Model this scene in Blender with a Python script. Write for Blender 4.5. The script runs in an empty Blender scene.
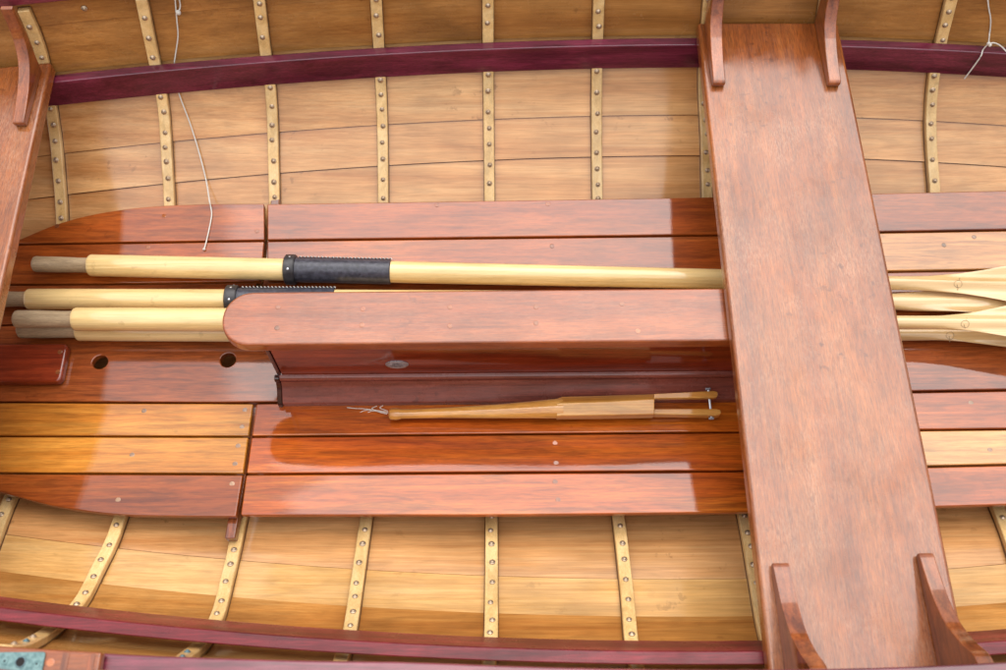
import bpy, bmesh, math, random
from mathutils import Vector, Matrix, noise
from mathutils.bvhtree import BVHTree
random.seed(7)
sc = bpy.context.scene
C = sc.collection
H = 1.2
F_PX = 980.0
TH = math.radians(27); RHO = math.radians(.5)
S_, C_ = math.sin(TH), math.cos(TH)

# ------------------------------------------------------------------ camera geometry
def ray(x, y):
    u = x - 503; v = 335 - y
    u, v = u*math.cos(RHO)+v*math.sin(RHO), -u*math.sin(RHO)+v*math.cos(RHO)
    return u, v*C_+F_PX*S_, v*S_-F_PX*C_
def P(x, y, z):
    a, b, d = ray(x, y); t = (z-H)/d
    return Vector((a*t, b*t, z))

# ------------------------------------------------------------------ mesh helpers
def new_obj(name, bm, mat, parent=None, smooth=True, bevel=0, seg=2):
    bmesh.ops.recalc_face_normals(bm, faces=bm.faces)
    me = bpy.data.meshes.new(name); bm.to_mesh(me); bm.free()
    if smooth:
        for p in me.polygons: p.use_smooth = True
    me.materials.append(mat)
    o = bpy.data.objects.new(name, me); C.objects.link(o)
    if parent is not None:
        o.parent = parent
        if parent.type == 'EMPTY': o.location = -parent.location
    if bevel:
        m = o.modifiers.new('bevel', 'BEVEL'); m.width = bevel; m.segments = seg
        m.limit_method = 'ANGLE'; m.angle_limit = math.radians(32); m.harden_normals = True
    elif smooth:
        me.set_sharp_from_angle(angle=math.radians(42))
    return o
def thing(name, label, cat, loc, group=None):
    o = bpy.data.objects.new(name, None); C.objects.link(o)
    o.empty_display_size = .05
    o.location = loc; o['label'] = label; o['category'] = cat
    if group: o['group'] = group
    return o
def loft(bm, stations, closed=True, cap=True):
    rows = [[bm.verts.new(p) for p in st] for st in stations]
    n = len(rows[0])
    for a, b in zip(rows, rows[1:]):
        for i in range(n if closed else n-1):
            j = (i+1) % n
            bm.faces.new((a[i], a[j], b[j], b[i]))
    if cap and closed:
        bm.faces.new(rows[0]); bm.faces.new(rows[-1][::-1])
    return bm
def prism(bm, pts, z0, z1):
    a = [bm.verts.new((p[0], p[1], z0)) for p in pts]
    b = [bm.verts.new((p[0], p[1], z1)) for p in pts]
    n = len(pts)
    bm.faces.new(a[::-1]); bm.faces.new(b)
    for i in range(n):
        j = (i+1) % n
        bm.faces.new((a[i], a[j], b[j], b[i]))
    return bm
def smooth_path(pts, n=8):
    pts = [Vector(p) for p in pts]
    if len(pts) < 3:
        return [pts[0].lerp(pts[-1], i/n) for i in range(n+1)]
    out = []
    q = [pts[0]*2-pts[1]] + pts + [pts[-1]*2-pts[-2]]
    for i in range(1, len(q)-2):
        p0, p1, p2, p3 = q[i-1:i+3]
        for k in range(n):
            t = k/n
            out.append(.5*((2*p1)+(p2-p0)*t+(2*p0-5*p1+4*p2-p3)*t*t+(3*p1-p0-3*p2+p3)*t**3))
    out.append(pts[-1])
    return out
def tube(bm, path, r, n=8):
    st = []
    for i, p in enumerate(path):
        d = (path[min(i+1, len(path)-1)] - path[max(i-1, 0)]).normalized()
        s = d.cross(Vector((.13, .2, 1))).normalized(); u = s.cross(d)
        rr = r(i/(len(path)-1)) if callable(r) else r
        st.append([p + s*rr*math.cos(2*math.pi*k/n) + u*rr*math.sin(2*math.pi*k/n) for k in range(n)])
    return loft(bm, st)
def lathe(bm, o, axis, prof, n=28):
    axis = axis.normalized()
    s = axis.cross(Vector((.1, .2, 1))).normalized(); u = s.cross(axis)
    st = [[o + axis*d + s*r*math.cos(2*math.pi*k/n) + u*r*math.sin(2*math.pi*k/n) for k in range(n)] for d, r in prof]
    return loft(bm, st)
def interp(tab, x):
    if x <= tab[0][0]: return tab[0][1]
    for (a, b), (c, d) in zip(tab, tab[1:]):
        if x <= c:
            t = (x-a)/(c-a); return b+(d-b)*t
    return tab[-1][1]
def smooth_tab(tab, n=10):
    pp = smooth_path([(a, b, 0) for a, b in tab], n)
    return [(p.x, p.y) for p in pp]

# ------------------------------------------------------------------ materials
def nd(nt, t, **kw):
    n = nt.nodes.new(t)
    for k, v in kw.items():
        if k.startswith('i_'): n.inputs[k[2:].replace('_', ' ')].default_value = v
        else: setattr(n, k, v)
    return n
def mix_col(nt, fac, a, b, blend='MIX'):
    m = nt.nodes.new('ShaderNodeMix'); m.data_type = 'RGBA'; m.blend_type = blend
    for sock, val in ((m.inputs[0], fac), (m.inputs[6], a), (m.inputs[7], b)):
        if hasattr(val, 'links'): nt.links.new(val, sock)
        elif isinstance(val, (int, float)): sock.default_value = val
        else: sock.default_value = (*val, 1)
    return m.outputs[2]
def ramp(nt, src, stops):
    r = nt.nodes.new('ShaderNodeValToRGB'); nt.links.new(src, r.inputs[0])
    e = r.color_ramp.elements
    while len(e) < len(stops): e.new(.5)
    for el, (p, c) in zip(e, stops):
        el.position = p
        el.color = (*c, 1) if not isinstance(c, (int, float)) else (c, c, c, 1)
    return r.outputs[0]
def wood(name, dark, mid, light, axis='X', rough=.45, coat=1.0, coat_rough=.06, along=5., across=70., vary=.18,
         pores=.35, bump=.25, wear=0., wave=.5, blotch=.25, spots=0., skew=0., bloom=0., figure=.35, spec=.12):
    m = bpy.data.materials.new(name); m.use_nodes = True; nt = m.node_tree
    b = nt.nodes['Principled BSDF']; L = nt.links.new
    tc = nd(nt, 'ShaderNodeTexCoord'); oi = nd(nt, 'ShaderNodeObjectInfo')
    off = nd(nt, 'ShaderNodeVectorMath', operation='SCALE'); off.inputs[0].default_value = (7.3, 5.1, 9.7)
    L(oi.outputs['Random'], off.inputs['Scale'])
    add = nd(nt, 'ShaderNodeVectorMath', operation='ADD'); L(tc.outputs['Object'], add.inputs[0]); L(off.outputs[0], add.inputs[1])
    def mapped(a, c):
        mp = nd(nt, 'ShaderNodeMapping')
        mp.inputs['Scale'].default_value = (a, c, c) if axis == 'X' else (c, a, c)
        mp.inputs['Rotation'].default_value = (0, 0, skew)
        L(add.outputs[0], mp.inputs[0]); return mp.outputs[0]
    # large figure
    n1 = nd(nt, 'ShaderNodeTexNoise', i_Scale=1., i_Detail=5., i_Roughness=.6, i_Distortion=.7); L(mapped(along*.45, across*.3), n1.inputs[0])
    n2 = nd(nt, 'ShaderNodeTexNoise', i_Scale=1., i_Detail=6., i_Roughness=.65, i_Distortion=.35); L(mapped(along, across*4.2), n2.inputs[0])
    n3 = nd(nt, 'ShaderNodeTexNoise', i_Scale=1., i_Detail=3., i_Roughness=.6); L(mapped(along*12, across*18), n3.inputs[0])
    n4 = nd(nt, 'ShaderNodeTexNoise', i_Scale=7., i_Detail=3., i_Roughness=.55); L(add.outputs[0], n4.inputs[0])
    mm = nd(nt, 'ShaderNodeMath', operation='MULTIPLY_ADD'); L(n1.outputs[0], mm.inputs[0]); mm.inputs[1].default_value = .62
    m2 = nd(nt, 'ShaderNodeMath', operation='MULTIPLY'); L(n2.outputs[0], m2.inputs[0]); m2.inputs[1].default_value = .38
    L(m2.outputs[0], mm.inputs[2])
    col = ramp(nt, mm.outputs[0], [(.37, dark), (.50, mid), (.63, light)])
    pr = ramp(nt, n3.outputs[0], [(.40, 1-pores), (.56, 1.)])
    col = mix_col(nt, 1., col, pr, 'MULTIPLY')
    bl = ramp(nt, n4.outputs[0], [(.3, 1-blotch), (.7, 1+blotch*.4)])
    col = mix_col(nt, 1., col, bl, 'MULTIPLY')
    # chatoyant figure: broad slanting bands across the grain
    mf = nd(nt, 'ShaderNodeMapping'); mf.inputs['Rotation'].default_value = (0, 0, math.radians(24))
    mf.inputs['Scale'].default_value = (7, 70, 40) if axis == 'X' else (70, 7, 40)
    L(add.outputs[0], mf.inputs[0])
    nf = nd(nt, 'ShaderNodeTexNoise', i_Scale=1., i_Detail=3., i_Roughness=.55, i_Distortion=1.1); L(mf.outputs[0], nf.inputs[0])
    fg = ramp(nt, nf.outputs[0], [(.36, 1-figure), (.50, 1.), (.64, 1+figure*.55)])
    col = mix_col(nt, 1., col, fg, 'MULTIPLY')
    if bloom:
        nb = nd(nt, 'ShaderNodeTexNoise', i_Scale=1., i_Detail=6., i_Roughness=.75, i_Distortion=.4); L(mapped(9, 16), nb.inputs[0])
        nb2 = nd(nt, 'ShaderNodeTexNoise', i_Scale=1., i_Detail=3., i_Roughness=.7); L(mapped(130, 700), nb2.inputs[0])
        b1 = ramp(nt, nb.outputs[0], [(.44, .12), (.66, 1.)]); b2 = ramp(nt, nb2.outputs[0], [(.40, 0.), (.64, 1.)])
        mb = nd(nt, 'ShaderNodeMath', operation='MULTIPLY'); L(b1, mb.inputs[0]); L(b2, mb.inputs[1])
        sy = nd(nt, 'ShaderNodeSeparateXYZ'); L(tc.outputs['Object'], sy.inputs[0])
        mr = nd(nt, 'ShaderNodeMapRange'); L(sy.outputs[1], mr.inputs[0])   # pale wear fades at the far end, painting in the gunwale's reflection there
        for k_, v_ in ((1, 1.02), (2, 1.10), (3, bloom), (4, bloom*.1)): mr.inputs[k_].default_value = v_
        mb2 = nd(nt, 'ShaderNodeMath', operation='MULTIPLY'); L(mb.outputs[0], mb2.inputs[0]); L(mr.outputs[0], mb2.inputs[1])
        col = mix_col(nt, mb2.outputs[0], col, (.63, .37, .21))
    if spots:
        n6 = nd(nt, 'ShaderNodeTexNoise', i_Scale=55., i_Detail=4., i_Roughness=.6); L(add.outputs[0], n6.inputs[0])
        n7 = nd(nt, 'ShaderNodeTexNoise', i_Scale=6., i_Detail=2.); L(add.outputs[0], n7.inputs[0])
        s1 = ramp(nt, n6.outputs[0], [(.61, 0.), (.67, 1.)]); s2 = ramp(nt, n7.outputs[0], [(.5, 0.), (.64, 1.)])
        ms = nd(nt, 'ShaderNodeMath', operation='MULTIPLY'); L(s1, ms.inputs[0]); L(s2, ms.inputs[1])
        ms2 = nd(nt, 'ShaderNodeMath', operation='MULTIPLY', i_Value=spots); L(ms.outputs[0], ms2.inputs[0]); ms2.inputs[1].default_value = spots
        col = mix_col(nt, ms2.outputs[0], col, tuple(c*.45 for c in dark))
    vr = nd(nt, 'ShaderNodeMapRange'); L(oi.outputs['Random'], vr.inputs[0]); vr.inputs[3].default_value = 1-vary; vr.inputs[4].default_value = 1+vary
    hs = nd(nt, 'ShaderNodeHueSaturation'); L(col, hs.inputs['Color']); L(vr.outputs[0], hs.inputs['Value'])
    L(hs.outputs[0], b.inputs['Base Color'])
    b.inputs['Roughness'].default_value = rough
    b.inputs['Specular IOR Level'].default_value = spec
    b.inputs['Coat Weight'].default_value = coat
    b.inputs['Coat IOR'].default_value = 1.6
    n5 = nd(nt, 'ShaderNodeTexNoise', i_Scale=9., i_Detail=5., i_Roughness=.7); L(add.outputs[0], n5.inputs[0])
    cr = ramp(nt, n5.outputs[0], [(.35, coat_rough*.6), (.7, coat_rough*1.5+wear)])
    L(cr, b.inputs['Coat Roughness'])
    bp = nd(nt, 'ShaderNodeBump', i_Strength=bump, i_Distance=.0006); L(n2.outputs[0], bp.inputs['Height'])
    n8 = nd(nt, 'ShaderNodeTexNoise', i_Scale=30., i_Detail=0.); L(mapped(8, 28), n8.inputs[0]); n8.inputs['Scale'].default_value = 1.
    bp2 = nd(nt, 'ShaderNodeBump', i_Strength=wave, i_Distance=.0012); L(n8.outputs[0], bp2.inputs['Height'])
    n9 = nd(nt, 'ShaderNodeTexNoise', i_Scale=420., i_Detail=2.); L(add.outputs[0], n9.inputs[0])
    bp3 = nd(nt, 'ShaderNodeBump', i_Strength=.12+wear*.6, i_Distance=.0002); L(n9.outputs[0], bp3.inputs['Height']); L(bp2.outputs[0], bp3.inputs['Normal'])
    L(bp2.outputs[0], bp.inputs['Normal']); L(bp.outputs[0], b.inputs['Normal']); L(bp3.outputs[0], b.inputs['Coat Normal'])
    return m
def plain(name, col, rough=.5, metal=0., var=.3, scale=120., bump=.2, col2=None):
    m = bpy.data.materials.new(name); m.use_nodes = True; nt = m.node_tree
    b = nt.nodes['Principled BSDF']; L = nt.links.new
    tc = nd(nt, 'ShaderNodeTexCoord')
    n = nd(nt, 'ShaderNodeTexNoise', i_Scale=scale, i_Detail=4.); L(tc.outputs['Object'], n.inputs[0])
    c2 = col2 or tuple(c*(1-var) for c in col)
    L(ramp(nt, n.outputs[0], [(.35, c2), (.65, col)]), b.inputs['Base Color'])
    b.inputs['Roughness'].default_value = rough; b.inputs['Metallic'].default_value = metal
    bp = nd(nt, 'ShaderNodeBump', i_Strength=bump, i_Distance=.0008); L(n.outputs[0], bp.inputs['Height']); L(bp.outputs[0], b.inputs['Normal'])
    return m

M = {}
M['plank'] = wood('golden_planking', (.50,.215,.068), (.63,.315,.115), (.74,.42,.175), 'X', along=2.0, across=60, vary=.10, pores=.12, coat_rough=.09, wear=.10, wave=.45, blotch=.24, spots=.5, figure=.12)
M['plank_yellow'] = wood('yellow_planking', (.54,.26,.070), (.68,.37,.120), (.78,.47,.18), 'X', along=2.0, across=60, vary=.04, pores=.12, coat_rough=.09, wear=.10, wave=.45, blotch=.22, spots=.4, figure=.12)
M['plank_amber'] = wood('amber_lower_planking', (.40,.145,.028), (.53,.225,.050), (.64,.31,.085), 'X', along=2.0, across=60, vary=.06, pores=.15, coat_rough=.09, wear=.08, wave=.45, blotch=.32, spots=.5, figure=.15)
M['plank_upper'] = wood('shaded_upper_planking', (.33,.125,.028), (.45,.19,.046), (.55,.26,.075), 'X', along=2.0, across=60, vary=.08, pores=.16, coat_rough=.2, wear=.1, wave=.4, blotch=.3, coat=.6, spots=.4, figure=.12)  # weaker sky reflection on the steep upper planks, painted in as darker colour
M['rib'] = wood('pale_ash', (.62,.37,.13), (.76,.49,.20), (.84,.59,.28), 'Y', along=9, across=110, vary=.10, pores=.16, coat_rough=.14, wave=.4, blotch=.14, coat=.8, figure=.12)
M['riser'] = wood('purpleheart', (.10,.010,.026), (.175,.020,.048), (.24,.034,.07), 'X', along=4, across=90, vary=.03, pores=.4, coat_rough=.14, wave=.5, blotch=.3, figure=.3)
M['riser_near'] = wood('purpleheart_maroon', (.13,.008,.012), (.22,.016,.024), (.30,.030,.040), 'X', along=4, across=90, vary=.03, pores=.4, coat=.45, coat_rough=.32, wave=.5, blotch=.3, figure=.3)
M['gunwale'] = wood('purpleheart_rail', (.13,.015,.03), (.21,.03,.05), (.28,.05,.075), 'X', along=4, across=90, vary=.03, pores=.35, coat_rough=.2, wave=.4, blotch=.3)
M['thwart'] = wood('worn_mahogany', (.23,.051,.007), (.32,.080,.011), (.40,.115,.019), 'Y', along=5, across=70, vary=.03, pores=.42, rough=.5, coat_rough=.12, wear=.20, wave=.4, blotch=.22, spots=.8, figure=.14, bloom=.28)
M['cap'] = wood('rosy_mahogany', (.22,.042,.008), (.31,.069,.012), (.38,.098,.019), 'X', along=4, across=50, vary=.03, pores=.3, coat_rough=.12, wear=.08, wave=.5, blotch=.22, spots=.4, figure=.22, bloom=.12)
M['knee'] = wood('knee_mahogany', (.17,.035,.009), (.29,.072,.018), (.38,.115,.032), 'Y', along=6, across=70, vary=.08, pores=.3, coat_rough=.07, wave=.5)
M['red'] = wood('deep_red_mahogany', (.25,.045,.006), (.35,.073,.009), (.48,.12,.018), 'X', along=3.5, across=34, vary=.10, pores=.25, coat_rough=.04, wave=.36, blotch=.22, skew=.10, figure=.26, spots=.3)
M['orange'] = wood('orange_mahogany', (.32,.050,.004), (.47,.092,.006), (.64,.17,.014), 'X', along=3.5, across=34, vary=.05, pores=.25, coat_rough=.035, wave=.36, blotch=.22, skew=-.12, figure=.3, spots=.3)
M['honey'] = wood('honey_wood', (.38,.115,.012), (.55,.19,.022), (.67,.29,.045), 'X', along=3.5, across=34, vary=.05, pores=.18, coat_rough=.05, wave=.36, blotch=.25, skew=.07, figure=.22, spots=.2)
M['peach'] = wood('peach_wood', (.42,.16,.040), (.56,.25,.067), (.66,.34,.11), 'X', along=3.5, across=38, vary=.04, pores=.2, coat_rough=.08, wave=.5, blotch=.2, skew=.12, figure=.25, spots=.2)
M['brown'] = wood('brown_mahogany', (.18,.033,.006), (.28,.060,.011), (.37,.092,.019), 'X', along=3.5, across=50, vary=.05, pores=.32, coat_rough=.06, wave=.22, blotch=.22, figure=.3, spots=.3)
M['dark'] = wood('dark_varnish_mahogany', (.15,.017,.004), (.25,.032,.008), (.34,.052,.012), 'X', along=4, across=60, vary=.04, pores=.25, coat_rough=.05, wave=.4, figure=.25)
M['spruce'] = wood('varnished_spruce', (.68,.42,.15), (.82,.58,.25), (.88,.67,.33), 'X', along=2, across=130, vary=.03, pores=.12, coat_rough=.10, wave=.2, blotch=.10, figure=.08, spots=.3)
M['blade'] = wood('pale_blade_spruce', (.54,.32,.12), (.68,.46,.21), (.76,.56,.29), 'X', along=2, across=130, vary=.03, pores=.10, coat_rough=.16, wave=.2, blotch=.10, figure=.05, spots=.15)
M['seam'] = plain('old_varnish', (.13,.050,.014), .3, 0, .3, 60)
M['log'] = wood('worn_purple_mahogany', (.16,.036,.022), (.25,.060,.038), (.32,.085,.055), 'X', along=4, across=60, vary=.03, pores=.3, coat=.8, coat_rough=.22, wear=.1, wave=.3, blotch=.25, spots=.5, figure=.15, spec=.4)
M['post'] = wood('near_black_varnished_wood', (.030,.008,.006), (.050,.012,.008), (.07,.018,.012), 'X', along=4, across=60, vary=0, coat_rough=.05, wave=.3)
M['ash'] = wood('varnished_ash_handle', (.44,.15,.022), (.66,.29,.055), (.78,.42,.11), 'X', along=4, across=90, vary=.03, pores=.2, coat_rough=.06, wave=.3, blotch=.3, figure=.15)
M['grip'] = wood('bare_grip_wood', (.36,.24,.13), (.50,.36,.21), (.60,.45,.28), 'X', along=9, across=120, vary=.05, pores=.3, rough=.7, coat=0., wave=.2, blotch=.4, spec=.3, figure=.1)
M['leather'] = plain('black_leather', (.062,.060,.078), .30, 0, .5, 160, .5)
M['collar'] = plain('black_collar_leather', (.035,.030,.032), .4, 0, .5, 120, .5)
M['lace'] = plain('white_lacing', (.62,.60,.55), .7, 0, .2)
M['copper'] = plain('bronze_rivet', (.62,.46,.31), .42, .7, .45, 400, .3)
M['stud'] = plain('metal_stud', (.6,.6,.62), .3, 1., .3)
M['verdigris'] = plain('verdigris_bronze', (.19,.30,.29), .6, .2, .3, 200, .5, col2=(.09,.17,.17))
M['verdigris_dark'] = plain('verdigris_rivet', (.15,.24,.26), .5, .4, .5, 300, .4)
M['hole'] = plain('dark_hole', (.008,.005,.004), .8, 0, .1)
M['plug'] = wood('wood_plug', (.28,.065,.020), (.38,.115,.036), (.44,.15,.05), 'Y', along=9, across=200, vary=.25, coat_rough=.08, pores=.3)
M['plug_dark'] = wood('stained_plug', (.24,.11,.05), (.36,.19,.09), (.42,.24,.12), 'Y', along=9, across=200, vary=.25, coat_rough=.2, pores=.4)
M['cord'] = plain('white_cord', (.76,.72,.64), .8, 0, .25, 900, .5)
M['plate'] = plain('tarnished_plate', (.42,.43,.47), .40, .3, .6, 320, .6)
M['mark'] = plain('pencil_grey_mark', (.36,.235,.11), .6, 0, .2)
M['outer'] = plain('painted_outer', (.5,.48,.43), .4, 0, .1, 8)
M['ground'] = plain('slipway_stone', (.20,.19,.18), .9, 0, .35, 6, .5)

# ------------------------------------------------------------------ hull form
def R_far(X):
    return 1.158 - (.068 if X < .28 else .085)*(X-.28)**2
def R_near(X):
    return .194 + (.070 if X < .3 else .105)*(X-.3)**2
OFF_FAR = smooth_tab([(-.34,-.42),(-.30,-.33),(-.265,-.26),(-.228,-.20),(-.203,-.155),(-.165,-.092),(-.12,-.036),(-.067,.001),(-.022,.017),(.03,.03),(.08,.042),(.14,.052)])
OFF_NEAR = smooth_tab([(-.335,-.46),(-.29,-.37),(-.243,-.275),(-.205,-.19),(-.175,-.12),(-.133,-.05),(-.088,-.004),(-.045,.018),(0,.033),(.05,.048),(.14,.062)])
def face(side, X, z, out=0.):
    """rib face Y of the hull; side +1 far, -1 near; out = metres further outboard"""
    if side > 0: return R_far(X) + interp(OFF_FAR, z) + out
    return R_near(X) - interp(OFF_NEAR, z) - out
def nrm(side, X, z):
    e = .004
    dy = (face(side, X, z+e)-face(side, X, z-e))/(2*e)
    dx = (face(side, X+.01, z)-face(side, X-.01, z))/.02
    n = Vector((-dx, 1, -dy)) * (-side)
    return n.normalized()
def surf(side, X, z, d):
    """point d metres inboard (along the normal) of the planking's inner face; planking lies 11 mm outboard of rib face"""
    p = Vector((X, face(side, X, z), z)); return p + nrm(side, X, z)*(d-.011)
def hit(side, x, y, out=0.):
    a, b, d = ray(x, y); prev = None
    z = .14
    while z > -.34:
        t = (z-H)/d; X = a*t; Y = b*t
        g = (Y - face(side, X, z, out))*side
        if prev is not None and (g <= 0) != (prev <= 0) :
            return X, z + .001*abs(g)/(abs(g)+abs(prev)+1e-9)
        prev = g; z -= .001
    return None

boat = thing('rowing_boat', 'varnished wooden rowing boat seen from above, ribs, seats and floor boards in view', 'boat', (0, .69, -.36))
XA, XB = -1.35, 1.45
xs = [XA + (XB-XA)*i/56 for i in range(57)]

# strakes
def strake(side, za, zb, mat, label=None, n=5, lap=.0028):
    st = []
    for X in xs:
        ring = []
        for k in range(n+1):
            t = k/n; z = za+(zb-za)*t
            ring.append(surf(side, X, z, -lap*t if side else 0))
        for k in range(n, -1, -1):
            t = k/n; z = za+(zb-za)*t
            ring.append(surf(side, X, z, -.0085-lap*t))
        st.append(ring)
    bm = bmesh.new(); loft(bm, st)
    o = new_obj('plank', bm, mat, boat)
    if label: o['label'] = label
    return o
def zhit(side, pts):
    v = [hit(side, *p, .011)[1] for p in pts]; return sum(v)/len(v)
zf1 = zhit(1, [(150,128),(440,117),(550,115),(900,122)])
zf2 = zhit(1, [(150,163),(440,160),(550,158),(900,162)])
zn1 = zhit(-1, [(120,560),(230,565),(400,571),(550,573)])
zn2 = zhit(-1, [(150,592),(330,610),(500,615),(700,617)])
print('seams', zf1, zf2, zn1, zn2)
far_z = [-.335, -.255, zf2, zf1, -.026, .055, .135]
near_z = [-.335, -.262, zn1, zn2, -.052, .04, .135]
for a, b, i in zip(far_z, far_z[1:], range(9)):
    strake(1, a, b-.0006, M['plank_upper'] if i >= 4 else M['plank'])
for a, b, i in zip(near_z, near_z[1:], range(9)):
    strake(-1, a, b-.0012, M[('plank','plank','plank_yellow','plank_amber','plank_upper','plank_upper')[i]])
def backing_sheet(side):  # added dark sheet behind the planks, blocks light through the seam gaps
    st = []
    for X in xs:
        zz = [-.34+.48*k/16 for k in range(17)]
        st.append([surf(side, X, z, -.0118) for z in zz] + [surf(side, X, z, -.0150) for z in zz[::-1]])
    bm = bmesh.new(); loft(bm, st); new_obj('added_seam_backing', bm, M['dark'], boat)
backing_sheet(1); backing_sheet(-1)
# bottom planking between the bilges and the keel
def bottom():
    st = []
    for X in xs:
        a = surf(-1, X, -.333, -.002); b = surf(1, X, -.333, -.002)
        ring = []
        for k in range(9):
            t = k/8; p = a.lerp(b, t); p.z -= .03*math.sin(math.pi*t); ring.append(p)
        ring += [p - Vector((0, 0, .01)) for p in ring[::-1]]
        st.append(ring)
    bm = bmesh.new(); loft(bm, st); o = new_obj('bottom_planking', bm, M['brown'], boat)
bottom()

# risers
def rail(name, mat, sect, x0=XA, x1=XB, bevel=.002, n=50):
    st = [sect(x0+(x1-x0)*i/n) for i in range(n+1)]
    bm = bmesh.new(); loft(bm, st)
    return new_obj(name, bm, mat, boat, bevel=bevel)
rf = rail('riser', M['riser'], lambda X: [Vector((X, R_far(X), -.0245)), Vector((X, R_far(X)+.0165, -.0245)), Vector((X, R_far(X)+.0015, -.077)), Vector((X, R_far(X)-.003, -.076))])
rf['label'] = 'dark purple seat riser running along the far side of the hull'
rn = rail('riser', M['riser_near'], lambda X: [Vector((X, R_near(X), -.0245)), Vector((X, R_near(X)-.0160, -.0245)), Vector((X, R_near(X)+.006, -.082)), Vector((X, R_near(X)+.022, -.080))])
rn['label'] = 'dark purple seat riser running along the near side of the hull'
# gunwales
def gfar(X): return R_far(X)+.043
def gnear(X): return R_near(X)-(.041 + (.02*max(0, -X-.1)/.45 if X < -.1 else 0))
gf = rail('gunwale', M['gunwale'], lambda X: [Vector((X, gfar(X), .118)), Vector((X, gfar(X)+.05, .122)), Vector((X, gfar(X)+.05, .10)), Vector((X, gfar(X), .098))], bevel=.004)
gn = rail('gunwale', M['gunwale'], lambda X: [Vector((X, gnear(X), .118)), Vector((X, gnear(X)-.05, .122)), Vector((X, gnear(X)-.05, .09)), Vector((X, gnear(X), .098))], bevel=.003)

# ------------------------------------------------------------------ rivets and ribs
def rivet_mesh():
    bm = bmesh.new()
    prof = [(-.001,.0044),(.0006,.0046),(.0011,.0042),(.0013,.0031),(.0022,.0027),(.0030,.0015),(.0032,.0004)]
    lathe(bm, Vector((0,0,0)), Vector((0,0,1)), prof, 14)
    bmesh.ops.recalc_face_normals(bm, faces=bm.faces)
    me = bpy.data.meshes.new('rivet'); bm.to_mesh(me); bm.free()
    for p in me.polygons: p.use_smooth = True
    me.materials.append(M['copper']); return me
RIVET = rivet_mesh()
RIVET_V = RIVET.copy(); RIVET_V.materials[0] = M['verdigris_dark']
def put_rivet(parent, p, n, s=1., green=False, name='rivet'):
    o = bpy.data.objects.new(name, RIVET_V if green else RIVET); C.objects.link(o); o.parent = parent
    q = n.to_track_quat('Z', 'Y')
    base = -(parent.location if parent.parent is None else parent.location*0) if False else Vector((0,0,0))
    # parents are parts whose own location is -boat.location; keep mesh space = world space
    o.location = p + base; o.rotation_mode = 'QUATERNION'; o.rotation_quaternion = q
    o.scale = (s, s, s*1.1)
    return o
def rib(side, px, w=.0185, zlo=-.30, zhi=.088):
    pts = []
    for x, y in px:
        h = hit(side, x, y)
        if h: pts.append((h[1], h[0]))
    pts.sort()
    tab = smooth_tab(pts, 6)
    tab.sort()
    dz0 = (pts[1][1]-pts[0][1])/(pts[1][0]-pts[0][0]) if len(pts) > 1 else 0
    dz1 = (pts[-1][1]-pts[-2][1])/(pts[-1][0]-pts[-2][0]) if len(pts) > 1 else 0
    def Xat(z):
        if z < pts[0][0]: return pts[0][1] + dz0*.3*(z-pts[0][0])
        if z > pts[-1][0]: return pts[-1][1] + dz1*.7*(z-pts[-1][0])
        return interp(tab, z)
    st = []; N = 34; zz = []
    for i in range(N+1):
        z = zlo+(zhi-zlo)*i/N; X = Xat(z); zz.append(z)
        n = nrm(side, X, z)
        tx = Vector((1, 0, 0)) - n*n.x; tx.normalize()
        c = Vector((X, face(side, X, z), z))
        st.append([c-tx*w/2-n*.0135, c-tx*w/2, c+tx*w/2, c+tx*w/2-n*.0135])
    bm = bmesh.new(); loft(bm, st)
    o = new_obj('rib', bm, M['rib'], boat, bevel=.0022)
    st = []
    for i in range(N+1):
        z = zlo+(zhi-zlo)*i/N; X = Xat(z); n = nrm(side, X, z); tx = (Vector((1,0,0))-n*n.x).normalized()
        c = Vector((X, face(side, X, z), z)); wl = w/2+.0009+.0006*noise.noise(Vector((X*9, z*60, side))); wr = w/2+.0009+.0006*noise.noise(Vector((X*9+5, z*60, side)))
        st.append([c-tx*wl-n*.0122, c-tx*wl-n*.0098, c+tx*wr-n*.0098, c+tx*wr-n*.0122])
    bm = bmesh.new(); loft(bm, st); e_ = new_obj('varnish_line', bm, M['seam'], o)
    # rivets down the middle
    z = zhi-.012; acc = 0; last = None; gap = .01 + random.random()*.015
    first_green = side < 0
    while z > -.225:
        X = Xat(z); p = Vector((X, face(side, X, z), z))
        if last is not None: acc += (p-last).length
        last = p
        if acc >= gap and not (-.078 < z < -.022):
            n = nrm(side, X, z)
            jit = random.uniform(-.0014, .0014)
            g = side < 0 and z > -.03 and z < -.005
            put_rivet(o, p + Vector((jit, 0, 0)) + n*.0003, n, random.uniform(.86, 1.04), green=g or (side < 0 and z > 0 and random.random() < .5))
            acc = 0; gap = random.choice((.027, .031, .035, .024))
        z -= .0008
    return o
FAR_RIBS = [[(18,0),(40,52),(50,105),(57,160),(61,214)], [(141,0),(154,62),(162,100),(166,150),(169,200)],
  [(259,0),(265,50),(270,85),(273,150),(274,198)], [(376,0),(379,50),(381,90),(383,196)], [(488,0),(488.5,90),(489.5,196)],
  [(599,0),(597,80),(597.5,196)], [(709,0),(704,85),(706,130),(707.5,194)], [(826,0),(816,75),(814,130),(815,190)],
  [(952,0),(941,45),(934,80),(931.5,130),(935,188)]]
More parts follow.
